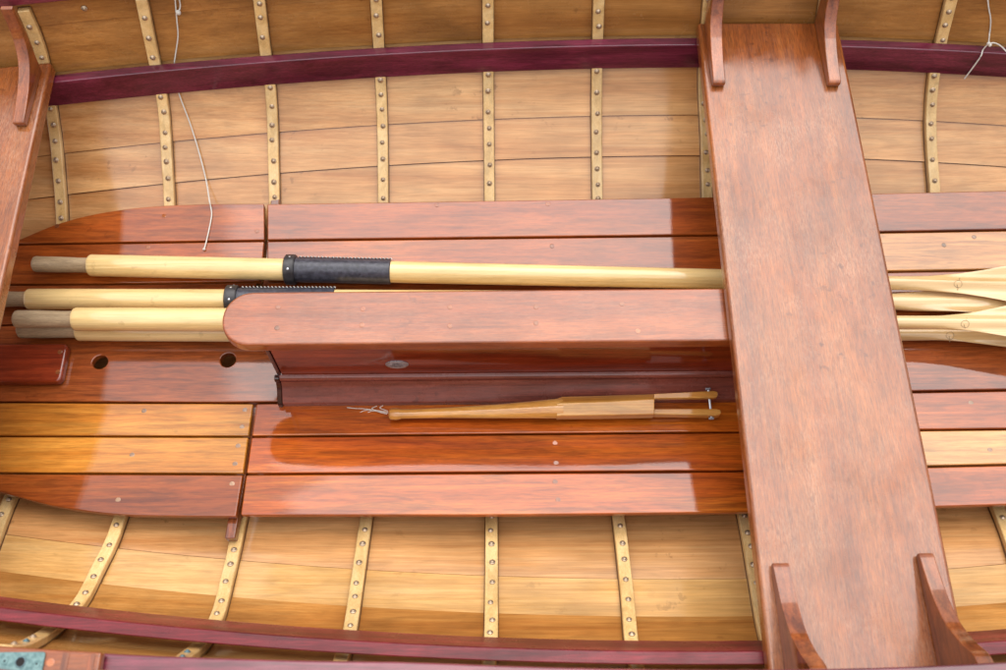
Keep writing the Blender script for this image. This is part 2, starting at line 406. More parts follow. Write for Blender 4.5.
NEAR_RIBS = [[(8,500),(0,520),(-16,560),(-45,600)], [(119,518),(110,543),(97,568),(80,600),(55,624),(30,640),(8,650)],
  [(240,519),(234,548),(226,582),(217,615),(198,644),(181,658)], [(366,519),(361,553),(355,595),(350,628),(342,655),(337,669)],
  [(491.5,519),(491.5,575),(491,636),(489,662)], [(619,519),(624,562),(628,600),(631,636),(637,665)],
  [(745,518),(753,562),(763,620)], [(872,518),(884,562),(898,620)], [(999,508),(1013,545),(1030,600)]]
for r in FAR_RIBS: rib(1, r)
for r in NEAR_RIBS: rib(-1, r)
# a lone rivet in the far planking
lone = hit(1, 85, 7, .011)
plank_part = [o for o in C.objects if o.name.startswith('plank')]
put_rivet(plank_part[4], surf(1, lone[0], lone[1], .0), nrm(1, *lone), 1.05)

# ------------------------------------------------------------------ thwarts
def slab(name, pts, z0, z1, mat, bevel=.005, seg=3, parent=None, label=None):
    bm = bmesh.new(); prism(bm, pts, z0, z1)
    o = new_obj(name, bm, mat, parent or boat, bevel=bevel, seg=seg)
    if label: o['label'] = label
    return o
_l = (P(697.3,22,0), P(768.5,665,0)); _r = (P(838,22,0), P(965,643,0))
def _ln(q, y): return (q[0].x+(q[1].x-q[0].x)*(y-q[0].y)/(q[1].y-q[0].y), y)
thw = [_ln(_l, .156), _ln(_l, 1.184), _ln(_r, 1.182), _ln(_r, .156)]
slab('thwart', thw, -.024, 0, M['thwart'], .0055, label='wide mahogany seat across the boat with four knees')
slab('thwart', [(-.94,.19),(-.94,1.085),(-.722,1.112),(-.690,.176)], -.024, 0, M['thwart'], .0055, label='mahogany seat at the left edge of the picture')
def knee(x0, x1, prof, lean=0.):
    bm = bmesh.new()
    pr = smooth_path([(0, y, z) for y, z in prof['top']], 6)
    ring = [(p.y, p.z) for p in pr] + prof['back']
    st = [[Vector((x + lean*z, y, z)) for y, z in ring] for x in (x0, x1)]
    loft(bm, st)
    return new_obj('knee', bm, M['knee'], boat, bevel=.0018)
def far_prof(Yt, Yh):
    return dict(top=[(Yt,.0005),(Yt,.012),(Yt+.025,.0165),(Yt+.06,.024),(Yt+.095,.040),(Yt+.117,.072),(Yt+.128,.116)], back=[(Yh+.03,.116),(Yh+.022,.06),(Yh+.006,.0005)])
a, b = P(713,80,.012), P(725.5,80,.012)
knee(a.x, b.x, far_prof(1.047, 1.172))
a, b = P(828.5,80,.012), P(841,80,.012)
knee(a.x, b.x, far_prof(1.045, 1.172))
a, b = P(12,122,.012), P(24,122,.012)
knee(a.x, b.x, far_prof(.980, 1.085), lean=-.0)
def near_prof(Yt):
    return dict(top=[(Yt,.0005),(Yt,.010),(Yt-.022,.016),(Yt-.055,.026),(Yt-.088,.044),(Yt-.113,.070),(Yt-.132,.097),(Yt-.152,.108)], back=[(.138,.108),(.140,.05),(.158,.0005)])
a, b = P(773,566,.01), P(789,566,.01)
k1 = knee(a.x, b.x, near_prof(P(780,564,.01).y))
a, b = P(919.5,560,.01), P(935,560,.01)
k2 = knee(a.x, b.x, near_prof(P(927,554,.01).y))

# ------------------------------------------------------------------ floor boards
ZF = -.2
G = .0016
ZTAB = [(.335,-.150),(.41,-.166),(.48,-.1795),(.545,-.191),(.605,-.2),(.82,-.2),(.90,-.195),(.97,-.188),(1.05,-.179)]
def ZB(Y): return interp(ZTAB, Y)
def PB(x, y):
    z = ZF
    for _ in range(12): p = P(x, y, z); z = ZB(p.y)
    return P(x, y, z)
def board(pts, mat, label=None, z=ZF, th=.012, plugs=(), pm='plug'):
    bm = bmesh.new()
    va = [bm.verts.new((p[0], p[1], ZB(p[1]))) for p in pts]; vb = [bm.verts.new((p[0], p[1], ZB(p[1])-th)) for p in pts]
    bm.faces.new(va); bm.faces.new(vb[::-1])
    for i in range(len(pts)):
        jn = (i+1) % len(pts); bm.faces.new((va[i], vb[i], vb[jn], va[jn]))
    o = new_obj('floor_board', bm, M[mat], boat, bevel=.0022, seg=3)
    if label: o['label'] = label
    for q in plugs: plug(o, PB(q[0], q[1]), pm)
    return o
def disc_mesh(name, r, mat, h=.0005):
    bm = bmesh.new(); lathe(bm, Vector((0,0,0)), Vector((0,0,1)), [(-.0008, r), (h*.7, r), (h, r*.8)], 16)
    bmesh.ops.recalc_face_normals(bm, faces=bm.faces)
    me = bpy.data.meshes.new(name); bm.to_mesh(me); bm.free(); me.materials.append(mat); return me
PLUGS = {k: disc_mesh('plug', .0045, M[k]) for k in ('plug', 'plug_dark')}
def plug(parent, p, pm='plug', r=1.):
    o = bpy.data.objects.new('plug', PLUGS[pm]); C.objects.link(o); o.parent = parent
    o.location = p; o.rotation_euler = (0, 0, random.random()*6); o.scale = (r*.86, r*.86, 1)
    return o
def yl(pts): # board edge Y at a given X from px samples
    q = [PB(x, y) for x, y in pts]; t = [(p.x, p.y) for p in q]
    def f(X):
        if X <= t[0][0]: return t[0][1]+(t[1][1]-t[0][1])/(t[1][0]-t[0][0])*(X-t[0][0])
        if X >= t[-1][0]: return t[-1][1]+(t[-1][1]-t[-2][1])/(t[-1][0]-t[-2][0])*(X-t[-1][0])
        return interp(t, X)
    return f
E_far0 = yl([(268,203),(500,199.5),(720,196),(1006,189.5)])
E_far1 = yl([(0,244.5),(100,243),(266,240.5),(720,235),(1006,230)])
E_far2 = yl([(0,284.5),(120,284),(920,271)])
E_far3 = yl([(0,325),(950,292)])
E_n0 = yl([(0,402),(250,403),(1006,390)])
E_n1 = yl([(0,436),(250,436.5),(740,432),(1006,429)])
E_n2 = yl([(0,473),(250,474),(740,471),(1006,464.5)])
E_n3 = yl([(240,516),(500,516),(745,513),(1006,505.5)])
JL = lambda y: PB(266, y).x
XJ2 = .44
def strip(x0a, x0b, x1, Etop, Ebot, mat, label, **kw):
    """x0a/x0b: left end X at top / bottom edge"""
    n = 8
    top = [(x0a+(x1-x0a)*i/n) for i in range(n+1)]; bot = [(x0b+(x1-x0b)*i/n) for i in range(n+1)]
    pts = [(X, Etop(X)-G) for X in top][::-1] + [(X, Ebot(X)+G) for X in bot]
    return board([Vector(p) for p in pts], mat, label, **kw)
# far rows
xl = -1.2
curve = [p.to_2d() for p in smooth_path([PB(x, y) for x, y in ((264,203.5),(205,204),(150,206.5),(100,213),(60,223),(25,237),(5,246))], 6)]
jx = JL(203)-.003
line = [Vector((X, E_far1(X)+G)) for X in (-.82, -.7, -.55, JL(240)-.003)]
board(curve[:-3]+line, 'red', 'far outer floor board left of the joint, its edge curving to a point', plugs=((57,226),(164,216),(257,231)), pm='plug')
strip(JL(203)+.002, JL(240)+.002, XJ2-.002, E_far0, E_far1, 'red', 'long reddish floor board on the far outside', plugs=((437,205),(548,204)))
strip(XJ2+.002, XJ2+.002, 1.25, E_far0, E_far1, 'brown', 'rosy brown floor board on the far outside, right of the wide seat')
strip(-1.2, -1.2, JL(240)-.003, E_far1, E_far2, 'red', 'dark red floor board behind the oar grips', plugs=((148,247),))
strip(JL(240)+.002, JL(284)+.002, XJ2-.002, E_far1, E_far2, 'red', None, plugs=((552,246),))
strip(XJ2+.002, XJ2+.002, 1.25, E_far1, E_far2, 'peach', 'pale orange floor board right of the wide seat above the oar blades', plugs=((944,245),(974,237)), pm='plug_dark')
strip(-1.2, -1.2, jx, E_far2, E_far3, 'brown', None)
strip(JL(284)+.002, JL(325)+.002, XJ2-.002, E_far2, E_far3, 'brown', None)
strip(XJ2+.002, XJ2+.002, 1.25, E_far2, E_far3, 'brown', None)
# centre board with holes
cb = strip(-1.2, -1.2, -.335, E_far3, E_n0, 'brown', 'wide centre floor board with two round holes')
for hx, hy in ((100,362),(228,360)):
    p = P(hx, hy, ZF)
    bm = bmesh.new()
    for k in range(1): lathe(bm, p+Vector((0,0,-.03)), Vector((0,0,1)), [(0,.0118),(.06,.0118)], 26)
    cut = new_obj('cut', bm, M['hole'])
    md = cb.modifiers.new('hole', 'BOOLEAN'); md.operation = 'DIFFERENCE'; md.object = cut; md.solver = 'EXACT'
    cut.location = (0,0,0)
    cb['_cut'] = 1
bpy.context.view_layer.update()
dg = bpy.context.evaluated_depsgraph_get()
cb.modifiers.move(0, len(cb.modifiers)-1)   # bevel last
dg.update(); bpy.context.view_layer.update(); dg = bpy.context.evaluated_depsgraph_get()
me2 = bpy.data.meshes.new_from_object(cb.evaluated_get(dg)); cb.modifiers.clear(); cb.data = me2
del cb['_cut']
for o in list(bpy.data.objects):
    if o.name.startswith('cut'): bpy.data.objects.remove(o)
strip(XJ2, XJ2, 1.25, E_far3, E_n0, 'brown', 'centre floor board right of the wide seat under the oar blades')
# near rows
j = [PB(255,404).x, PB(250.5,436).x, PB(245,474).x, PB(239,516).x]
def lstrip(Etop, Ebot, xa, xb, mat, label, x0=-1.2, **kw):
    pts = [(xa, Etop(xa)-G), (x0, Etop(x0)-G), (x0, Ebot(x0)+G), (xb, Ebot(xb)+G)]
    return board([Vector(p) for p in pts], mat, label, **kw)
lstrip(E_n0, E_n1, j[0]-.003, j[1]-.003, 'honey', 'honey coloured floor board left of the joint, next to the centre board', plugs=((245,410),(242,427),(144,411)), pm='plug_dark')
lstrip(E_n1, E_n2, j[1]-.003, j[2]-.003, 'honey', 'orange honey floor board left of the joint, middle one of three', plugs=((238,446),(235,464),(132,455)), pm='plug_dark')
curve = [p.to_2d() for p in smooth_path([PB(x, y) for x, y in ((-60,476),(-30,484),(0,492),(60,507),(120,514.5),(180,516),(236,516.5))], 6)]
xa = j[2]-.003
board([Vector((xa, E_n2(xa)-G)), Vector((-.7, E_n2(-.7)-G)), Vector((-.88, E_n2(-.88)-G))]+curve[2:], 'red', 'near outer floor board left of the joint, its outer edge curved', plugs=((232,484),(118,500)), pm='plug_dark')
strip(j[0]+.002, j[1]+.002, XJ2-.002, E_n0, E_n1, 'orange', 'orange red floor board under the forked handle')
strip(j[1]+.002, j[2]+.002, XJ2-.002, E_n1, E_n2, 'orange', 'orange red floor board, middle one of three in front of the case', plugs=((555,443),(556,463)), pm='plug')
strip(j[2]+.002, j[3]+.002, XJ2-.002, E_n2, E_n3, 'orange', 'orange red floor board on the near outside', plugs=((555,482),(558,500)), pm='plug')
strip(XJ2+.002, XJ2+.002, 1.25, E_n0, E_n1, 'red', None, plugs=((971,403),), pm='plug_dark')
strip(XJ2+.002, XJ2+.002, 1.25, E_n1, E_n2, 'peach', 'pale honey floor board right of the wide seat', plugs=((990,450),), pm='plug_dark')
strip(XJ2+.002, XJ2+.002, 1.25, E_n2, E_n3, 'red', None)
# floor bearers under the boards
for X in (PB(225,520).x, .42, -.98, .95):
    bm = bmesh.new()
    ys_ = [.378+(1.0-.378)*i/10 for i in range(11)]
    loft(bm, [[Vector((X, y, ZB(y)-.0125)), Vector((X+.015, y, ZB(y)-.0125)), Vector((X+.015, y, ZB(y)-.030)), Vector((X, y, ZB(y)-.030))] for y in ys_])
    new_obj('floor_bearer', bm, M['knee'], boat, bevel=.002)
# chock block on the centre board
bx = [P(x, y, ZF+.014) for x, y in ((-60,343),(69,343.5),(67,382),(-60,383.5))]
def rounded(xa, xb, ya, yb, r, n=6, corners=(1,1,1,1)):
    pts = []
    for (cx, cy, a0, f) in ((xb-r, yb-r, 0, corners[0]), (xa+r, yb-r, 90, corners[1]), (xa+r, ya+r, 180, corners[2]), (xb-r, ya+r, 270, corners[3])):
        for k in range(n+1):
            a = math.radians(a0+90*k/n); pts.append(Vector((cx+r*math.cos(a), cy+r*math.sin(a))))
    return pts
ck = slab('chock', rounded(bx[0].x, bx[1].x, bx[2].y, bx[1].y, .009), ZF, ZF+.016, M['dark'], .0045, 3, label='dark red glossy block with rounded corners at the left edge')
plug(ck, P(60,352,ZF+.016)); plug(ck, P(58,372,ZF+.016))

# ------------------------------------------------------------------ centreboard case
Y0, Y1, XC = .6125, .6975, -.398
r = .0405
pts = []
for k in range(9): a = math.radians(90+90*k/8); pts.append(Vector((XC+r+r*math.cos(a), Y1-r+r*math.sin(a))))
for k in range(9): a = math.radians(180+90*k/8); pts.append(Vector((XC+r+r*math.cos(a), Y0+r+r*math.sin(a))))
pts += [Vector((.45, Y0)), Vector((.45, Y1))]
cap = slab('case_cap', pts, -.047, -.0255, M['cap'], .0035, 3, label='rosy mahogany cap board with a rounded end')
for q in ((278,307),(277,328),(363,309),(362,325),(450,307),(450,326),(536,307),(536,323),(622,304),(638,331)):
    plug(cap, P(q[0], q[1], -.0255), 'plug', .95)
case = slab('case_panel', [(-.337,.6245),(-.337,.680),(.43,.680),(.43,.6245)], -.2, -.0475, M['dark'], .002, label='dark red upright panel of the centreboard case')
bpn = plate_p = None
# moulded log along the foot of the panel
prof = [(.6243,-.150),(.6190,-.1512),(.6162,-.155),(.6168,-.1600),(.6180,-.1640),(.6150,-.1690),(.6110,-.1745),(.5945,-.1865),(.5922,-.189),(.592,-.1997),(.6243,-.1997)]
bm = bmesh.new(); loft(bm, [[Vector((X, y, z)) for y, z in prof] for X in (-.340, -.1, .2, .43)])
log = new_obj('case_log', bm, M['log'], boat, bevel=.0012); log['label'] = 'moulded foot of the centreboard case'
bm = bmesh.new()
def grow(y, z): return (y-.0016 if y < .62425 else y, z)
loft(bm, [[Vector((X, *grow(y, z))) for y, z in prof] for X in (-.3475, -.3402)])
new_obj('log_end', bm, M['post'], log, bevel=.0016, seg=3)
slab('end_post', [(-.3425,.6225),(-.3425,.682),(-.3372,.682),(-.3372,.6225)], -.151, -.0475, M['post'], .0012, parent=case).location = (0,0,0)
# oval plate
cz = None
def on_panel(x, y, Y=.6245):
    a, b, d = ray(x, y); t = Y/b; return Vector((a*t, Y, H+d*t))
pc = on_panel(397, 364)
def oval(name, rx, rz, y0, y1, mat, parent):
    bm = bmesh.new(); N = 32
    st = []
    for Y, f in ((y0, 1), (y1, 1), (y1-.0004, .93)):
        st.append([Vector((pc.x+rx*f*math.cos(2*math.pi*k/N), Y, pc.z+rz*f*math.sin(2*math.pi*k/N))) for k in range(N)])
    loft(bm, st); return new_obj(name, bm, mat, parent)
rx = 11.5/900*1.34; 
pl = oval('oval_plate', rx, rx*.70, .6243, .6232, M['plate'], boat); pl['label'] = 'small oval metal plate on the side of the centreboard case'
bm = bmesh.new(); N = 40
tube(bm, [Vector((pc.x+rx*.93*math.cos(2*math.pi*k/N), .6230, pc.z+rx*.63*math.sin(2*math.pi*k/N))) for k in range(N+1)], .0006, 6)
new_obj('rim', bm, M['stud'], pl)
bm = bmesh.new()
for i, (dx, dz, w) in enumerate(((-.0,.0042,.012),(0,.0,.016),(0,-.0042,.010))):
    tube(bm, [Vector((pc.x+dx-w/2+w*k/10, .6229, pc.z+dz+.0007*math.sin(k*2.6))) for k in range(11)], .00045, 5)
new_obj('engraving', bm, M['hole'], pl)

# ------------------------------------------------------------------ rowlock pad on the near gunwale (bottom left)
def pad():
    za = .1205
    n = 14; st = []
    x0, x1 = P(-60,660,.12).x, P(101,664,.13).x
    bm = bmesh.new()
    for i in range(n+1):
        X = x0+(x1-x0)*i/n; e = min(i, n-i)
        top = .133 
        st.append([Vector((X, gnear(X)-.0010, za)), Vector((X, gnear(X)-.0010, top)), Vector((X, gnear(X)-.049, top)), Vector((X, gnear(X)-.049, za))])
    loft(bm, st)
    return new_obj('rowlock_pad', bm, M['cap'], boat, bevel=.003)
pd = pad()
for qx in (64.5, 90.5):
    X = P(qx, 664, .133).x
    slab('inlay', [(X-.0036, gnear(X)-.046), (X+.0036, gnear(X)-.046), (X+.0036, gnear(X)-.004), (X-.0036, gnear(X)-.004)], .1328, .1337, M['knee'], .0003, 1, parent=pd).location = (0,0,0)
plug(pd, P(50.5, 662.5, .133), 'plug', 1.1)
xr = P(44.5, 660, .134).x
ys = gnear(xr-.03)-.0065
plt = slab('rowlock_plate', rounded(xr-.085, xr, ys-.040, ys, .003), .1325, .1355, M['verdigris'], .0006, 2, label='turquoise tarnished rowlock plate')
def disc(name, p, r, h, mat, parent, prof=None):
    bm = bmesh.new(); lathe(bm, p, Vector((0,0,1)), prof or [(-.001, r), (h*.7, r), (h, r*.85)], 20); return new_obj(name, bm, mat, parent)
pz = .1355
h0 = P(20.5, 662, pz)
disc('socket_hole', h0, .0050, .0003, M['hole'], plt)
bm = bmesh.new(); tube(bm, [h0+Vector((.0052*math.cos(a/20*2*math.pi), .0052*math.sin(a/20*2*math.pi), .0002)) for a in range(21)], .0008, 6); new_obj('socket_rim', bm, M['verdigris_dark'], plt)
for q in ((4.5,661),(36.5,664)):
    c = P(q[0], q[1], pz)
    s = disc('screw', c, .0038, .0008, M['verdigris'], plt)
    disc('screw_slot', c+Vector((.0003,0,.0004)), .0010, .0006, M['hole'], plt)

# ------------------------------------------------------------------ oars
def oar(label, pts, zl, zr, xg, xs_, xlead, R, rg, blade, tilt=0., lacing=True, marks=(), shadez=None, leather=True):
    """pts: two px points of the axis (x,y) left & right; xg grip end px; xs_ px where shaft starts; xlead (collar, leather0, leather1)"""
    (xa, ya), (xb, yb) = pts
    A = P(xa, ya, zl); B = P(xb, yb, zr)
    D = (B-A); Lr = D.length; D.normalize()
    def at(px): return (px-xa)/(xb-xa)*Lr
    base = A + D*Lr*.5; base.z = -.2
    t = thing('oar', label, 'oar', base, 'oars lying on the floor boards')
    # grip
    bm = bmesh.new(); g0, g1 = at(xg), at(xs_)
    lathe(bm, A, D, [(g0,.002),(g0+.0008,rg*.7),(g0+.003,rg*.93),(g0+.006,rg),(g0+.04,rg*1.0),(g1-.015,rg*.93),(g1+.004,rg*.95)], 28)
    new_obj('grip', bm, M['grip'], t)
    # shaft
    xe = 880
    bm = bmesh.new(); pr = [(g1-.0005, rg*.9),(g1,R*.9),(g1+.0015,R*.965),(g1+.004,R)]
    e = at(xe); rs = R*.615
    for k in range(1, 21):
        d = g1+.004+(e-g1-.004)*k/20; f = k/20
        pr.append((d, R*interp([(0,1),(.35,1),(.8,.90),(1,.615)], f)))
    lathe(bm, A, D, pr, 32); new_obj('shaft', bm, M['spruce'], t)
    # leather
    if leather:
        c0, l0, l1 = [at(v) for v in xlead]
        bm = bmesh.new(); lathe(bm, A, D, [(c0,R*.99),(c0+.0004,R+.0022),(l1-.0012,R+.0022),(l1,R+.0010),(l1+.0002,R*.98)], 32)
        lt = new_obj('leather_sleeve', bm, M['leather'], t)
        bm = bmesh.new(); w = l0-c0; rc = R+.0068
        lathe(bm, A, D, [(c0-.001,R*.99),(c0-.0006,rc*.9),(c0+.0015,rc),(c0+w*.75,rc),(c0+w*.88,rc*.93),(c0+w*.9,R)], 32)
        cl = new_obj('collar', bm, M['collar'], t)
        side = D.cross(Vector((0,0,1))).normalized(); up = side.cross(D)
        for ang in (62, 118, 165):
            n = (side*math.cos(math.radians(ang)) + up*math.sin(math.radians(ang)))
            bm = bmesh.new(); lathe(bm, A+D*(c0+w*.45)+n*(rc-.0004), n, [(0,.0022),(.0008,.0020),(.0013,.001)], 12)
            new_obj('stud', bm, M['stud'], cl)
        # lacing: a zigzag thread with small stitches near the far top edge of the sleeve
        bm = bmesh.new(); N = 26
        for k in range(N):
            d = l0+.003+(l1-l0-.005)*k/(N-1)
            pp = []
            for q, (dd, ang) in enumerate(((0, 154), (.0018, 143), (.0038, 130))):
                n = (side*math.cos(math.radians(ang)) + up*math.sin(math.radians(ang)))
                pp.append(A+D*(d+dd)+n*(R+.0042))
            tube(bm, pp, .0008, 5)
        new_obj('lacing', bm, M['lace'], lt)
        bm = bmesh.new(); pp = []
        for k in range(30):
            d = c0+w+.001+(l1-c0-w-.002)*k/29
            ang = 152; n = (side*math.cos(math.radians(ang)) + up*math.sin(math.radians(ang)))
            pp.append(A+D*d+n*(R+.0026))
        tube(bm, pp, .0008, 6); new_obj('seam', bm, M['leather'], lt)
    # blade: from the shaft out to the tip
    bm = bmesh.new(); st = []
    e0 = at(xe)-.0005; tip = at(1330)
    side = Vector((0,1,0)); side = (side - D*side.dot(D)).normalized(); up = D.cross(side)
    ct, sn = math.cos(tilt), math.sin(tilt)
    NB = 44; NS = 20
    for i in range(NB+1):
        d = e0+(tip-e0)*i/NB; px = xa+(d/Lr)*(xb-xa)
        w = interp(blade, px)
        f = min(1, max(0, (px-885)/75.)); f = f*f*(3-2*f)
        # rounded tip
        if px > 1290: w *= math.sqrt(max(.02, 1-((px-1290)/41.)**2))
        ed = .0022
        sag = .010*max(0, (px-960)/300.)**1.5
        roll = f
        s2 = side*math.cos(tilt*roll)+up*math.sin(tilt*roll); u2 = -side*math.sin(tilt*roll)+up*math.cos(tilt*roll)
        ring = []
        for half in (1, -1):
            rng = range(NS+1) if half == 1 else range(NS-1, 0, -1)
            for k in rng:
                s = math.cos(math.pi*(1-k/NS)) 
                circ = math.sqrt(max(0, 1-s*s))*rs
                ridge = ed + (rs*.95*(1-.45*max(0, min(1, (px-930)/300.)))-ed)*math.exp(-(s*w/.0085)**2) 
                cup = .006*(s*s)*f*min(1, w/.03)
                fl = (ridge if half == 1 else ed+ (rs*.5-ed)*math.exp(-(s*w/.012)**2))
                fl *= (1-abs(s)**8*.75)
                zz = half*(circ*(1-f)+fl*f) + cup
                ring.append(A+D*d + s2*(s*w) + u2*(zz))
        st.append(ring)
    loft(bm, st); bl = new_obj('blade', bm, M['blade'], t)
    if marks:
        tree = BVHTree.FromPolygons([v.co.copy() for v in bl.data.vertices], [tuple(p.vertices) for p in bl.data.polygons])
    for (mx, my, mz) in marks:
        def on(dx, dy):
            d_ = Vector(ray(mx+dx, my+dy)).normalized()
            h_ = tree.ray_cast(Vector((0, 0, H)), d_)[0]
            return (h_ if h_ else P(mx+dx, my+dy, mz)) + Vector((0, 0, .0001))
        bm = bmesh.new()
        tube(bm, [on(4.0*math.cos(a), 3.6*math.sin(a)*(1+.15*math.cos(a))) for a in [k/18*2*math.pi for k in range(19)]], .0004, 5)
        tube(bm, [on(-.3, 6.5), on(0, 3.6), on(-1.0, .6)], .0005, 5)
        tube(bm, [on(1.2, -3.4), on(1.8, -6.2)], .0005, 5)
        new_obj('burnt_mark', bm, M['mark'], bl)
    return t
k = 1.38/866.
blade_w = [(870,.0112),(900,.0112),(930,.0130),(960,.0174),(985,.0240),(1006,.0315),(1070,.048),(1140,.058),(1260,.060),(1335,.055)]
oar('oar lying farthest from the panel, black leather sleeve fully in view', ((33,264),(1006,285.5)), -.1755, -.168, 33, 91, (290,302,396), .0182, .0130, blade_w, tilt=.10, marks=((958,284,-.165),))
oar('oar second from the back, its black sleeve half hidden by the rounded case cap', ((-28,299),(1006,302)), -.180, -.1835, -28, 28, (228,241,336), .0172, .0130, [(870,.0112),(880,.0118),(893,.0140),(950,.0240),(1006,.034),(1070,.050),(1140,.058),(1335,.055)], tilt=-.22)
oar('oar lying on top of another oar and going under the rounded case cap', ((14,319),(1006,323)), -.1450, -.142, 14, 75, (262,275,370), .0186, .0138, [(870,.0112),(898,.0106),(940,.0106),(960,.0133),(975,.0163),(1006,.0262),(1070,.044),(1140,.056),(1335,.055)], tilt=.06, marks=((965,324,-.14),))
oar('oar nearest the case, half hidden beneath another oar above the board with two holes', ((18,329.5),(1006,334.5)), -.1815, -.186, 18, 78, (262,275,370), .0180, .0136, [(870,.0112),(904,.0112),(937,.0116),(959,.0155),(1006,.029),(1070,.044),(1140,.056),(1335,.055)], tilt=-.12, marks=((950,335.5,-.18),))

# ------------------------------------------------------------------ forked handle lying by the case
fk = thing('forked_handle', 'pale varnished wooden handle with forked end and bolt, lying beside the case foot', 'handle', (.0, .59, -.2))
def box_between(px_top, px_bot, zt, zb, th, bm):
    """plank-like solid: far edge px_top and near edge px_bot (two px points each), top heights, thickness"""
    a = [P(*px_top[0], zt), P(*px_top[1], zt), P(*px_bot[1], zb), P(*px_bot[0], zb)]
    b = [p - Vector((0, 0, th)) for p in a]
    va = [bm.verts.new(p) for p in a]; vb = [bm.verts.new(p) for p in b]
    bm.faces.new(va); bm.faces.new(vb[::-1])
    for i in range(4):
        jn = (i+1) % 4; bm.faces.new((va[i], vb[i], vb[jn], va[jn]))
bm = bmesh.new()
st = []
for i, (px, yc, w) in enumerate(((388.5,414,.0025),(389.2,414,.0065),(391,414,.0092),(396,414,.0096),(400,414,.0086),(401.5,414,.0076),(440,413,.0080),(500,411.2,.0112),(530,409.8,.0134),(548,409,.0150),(556,408.6,.0156),(563,408.4,.0150))):
    c = P(px, yc, -.181+.008*(px-390)/170)
    st.append([c+Vector((0, w*math.cos(a), w*.8*math.sin(a))) for a in [q/20*2*math.pi for q in range(20)]])
loft(bm, st); new_obj('shaft', bm, M['ash'], fk)
bm = bmesh.new(); 
loft(bm, [[P(x, a_, -.169), P(x, b_, -.160), P(x, c_, -.166), P(x, c_, -.166)-Vector((0,0,.016)), P(x, a_, -.169)-Vector((0,0,.010))]
  for x, a_, b_, c_ in ((556.5,398.5,404,416.2),(562,396.6,403.2,415.6),(610,395.2,401.6,415.2),(654.5,393.7,399.0,414.3))])
new_obj('fork_block', bm, M['ash'], fk, bevel=.0016)
def arm(f0, f1, n0, n1, zf, zn, xend, th=.013):
    # f: far edge y at both ends, n: near edge y at both ends
    st = []
    for t in (0., .25, .5, .75, .93, .98, 1.):
        x = 653.8+(xend-653.8)*t
        c = 0 if t < .95 else (.12 if t < .99 else .30)
        ya = f0+(f1-f0)*t; yb = n0+(n1-n0)*t; w_ = yb-ya
        a_ = P(x, ya+w_*c, zf); b_ = P(x, yb-w_*c, zn); d_ = Vector((0, 0, th))
        st.append([a_, b_, b_-d_, a_-d_])
    bm = bmesh.new(); loft(bm, st)
    return new_obj('fork_arm', bm, M['ash'], fk, bevel=.0014)
arm(393.6, 390.4, 398.6, 397.6, -.160, -.163, 718, th=.0075)
arm(408.8, 408.6, 414.2, 415.4, -.168, -.171, 721)
bm = bmesh.new(); p0 = P(708, 388.5, -.166); p1 = P(711.5, 419, -.179)
lathe(bm, p0, p1-p0, [(0,.0016),(.0002,.0020),((p1-p0).length*.98,.0020)], 12)
bolt = new_obj('bolt', bm, M['stud'], fk)
for p, s in ((p0, 1), (p1, -1)):
    bm = bmesh.new(); dd = (p1-p0).normalized()*s
    lathe(bm, p-dd*.001, dd, [(0,.003),(.0005,.0042),(.0032,.0042),(.0036,.0035)], 6); new_obj('nut', bm, M['plate'], bolt)
fr = bmesh.new()
for path in (((388,412),(378,410.5),(366,409),(356,408.5),(347,407.5)), ((387,414),(379,412),(372,408.5),(377,406)), ((388,411),(380,408),(383,405.5)), ((372,410),(365,410.5),(360,412.5)), ((388,413),(374,411),(368,412.3))):
    tube(fr, smooth_path([P(x, y, -.1965+.012*max(0, (x-368)/20)) for x, y in path], 5), .0005, 5)
new_obj('frayed_thread', fr, M['cord'], fk)

# ------------------------------------------------------------------ cords
def cord(name, label, paths, r=.0011, loc=(0,0,0), ends=()):
    bm = bmesh.new()
    for pp in paths:
        tube(bm, smooth_path(pp, 8), r, 8)
    for e, er in ends:
        bmesh.ops.create_icosphere(bm, subdivisions=2, radius=er, matrix=Matrix.Translation(e) @ Matrix.Diagonal((1, .8, 1.2, 1)))
    o = new_obj(name, bm, M['cord']); o['label'] = label; o['category'] = 'cord'
    return o
def onhull(side, x, y, lift=.003):
    h = hit(side, x, y, .011); X, z = h
    return surf(side, X, z, lift)
tuft = onhull(1, 179, 9, .006)
def PBu(x, y, u=.0022):
    p = PB(x, y); p.z += u; return p
p_end = PBu(204.5, 250)
pathA = [onhull(1,175.5,-14), onhull(1,176,0), onhull(1,177.5,18), onhull(1,178.5,34), onhull(1,176,52), onhull(1,175,62,.004), onhull(1,176,75,.003), onhull(1,180,92,.004), onhull(1,190,118,.004), onhull(1,197,140,.004), onhull(1,204,165,.006)]
pathA += [P(207,185,-.184), P(209.5,201,-.182), PBu(211,207), PBu(212,216), PBu(209.5,230), PBu(206.5,243), p_end]
cord('cord', 'thin white cord hanging behind the far riser and trailing onto the floor board', [pathA, [tuft, onhull(1,181,3,.004), onhull(1,179,-10,.005)]], ends=((tuft, .0042), (p_end, .0026)))
kz = -.0245
kn = P(988.5, 43.5, -.008)
kp = P(987.5,47,-.022)
rf_y = lambda X: R_far(X)
pB = [onhull(1,986,-14), onhull(1,988,4), onhull(1,990,18), onhull(1,989,32), kn]
Xk = kn.x
pC = [kn, Vector((Xk-.003, R_far(Xk)+.004, -.022)), Vector((Xk-.005, R_far(Xk)-.003, -.030)), Vector((Xk-.009, R_far(Xk)-.0055, -.058)), Vector((Xk-.012, R_far(Xk)-.0065, -.079))]
pD = [kn, P(995,43,-.010), P(1002,47,-.018), P(1009,54,-.026), P(1020,60,-.04), P(1034,72,-.07)]
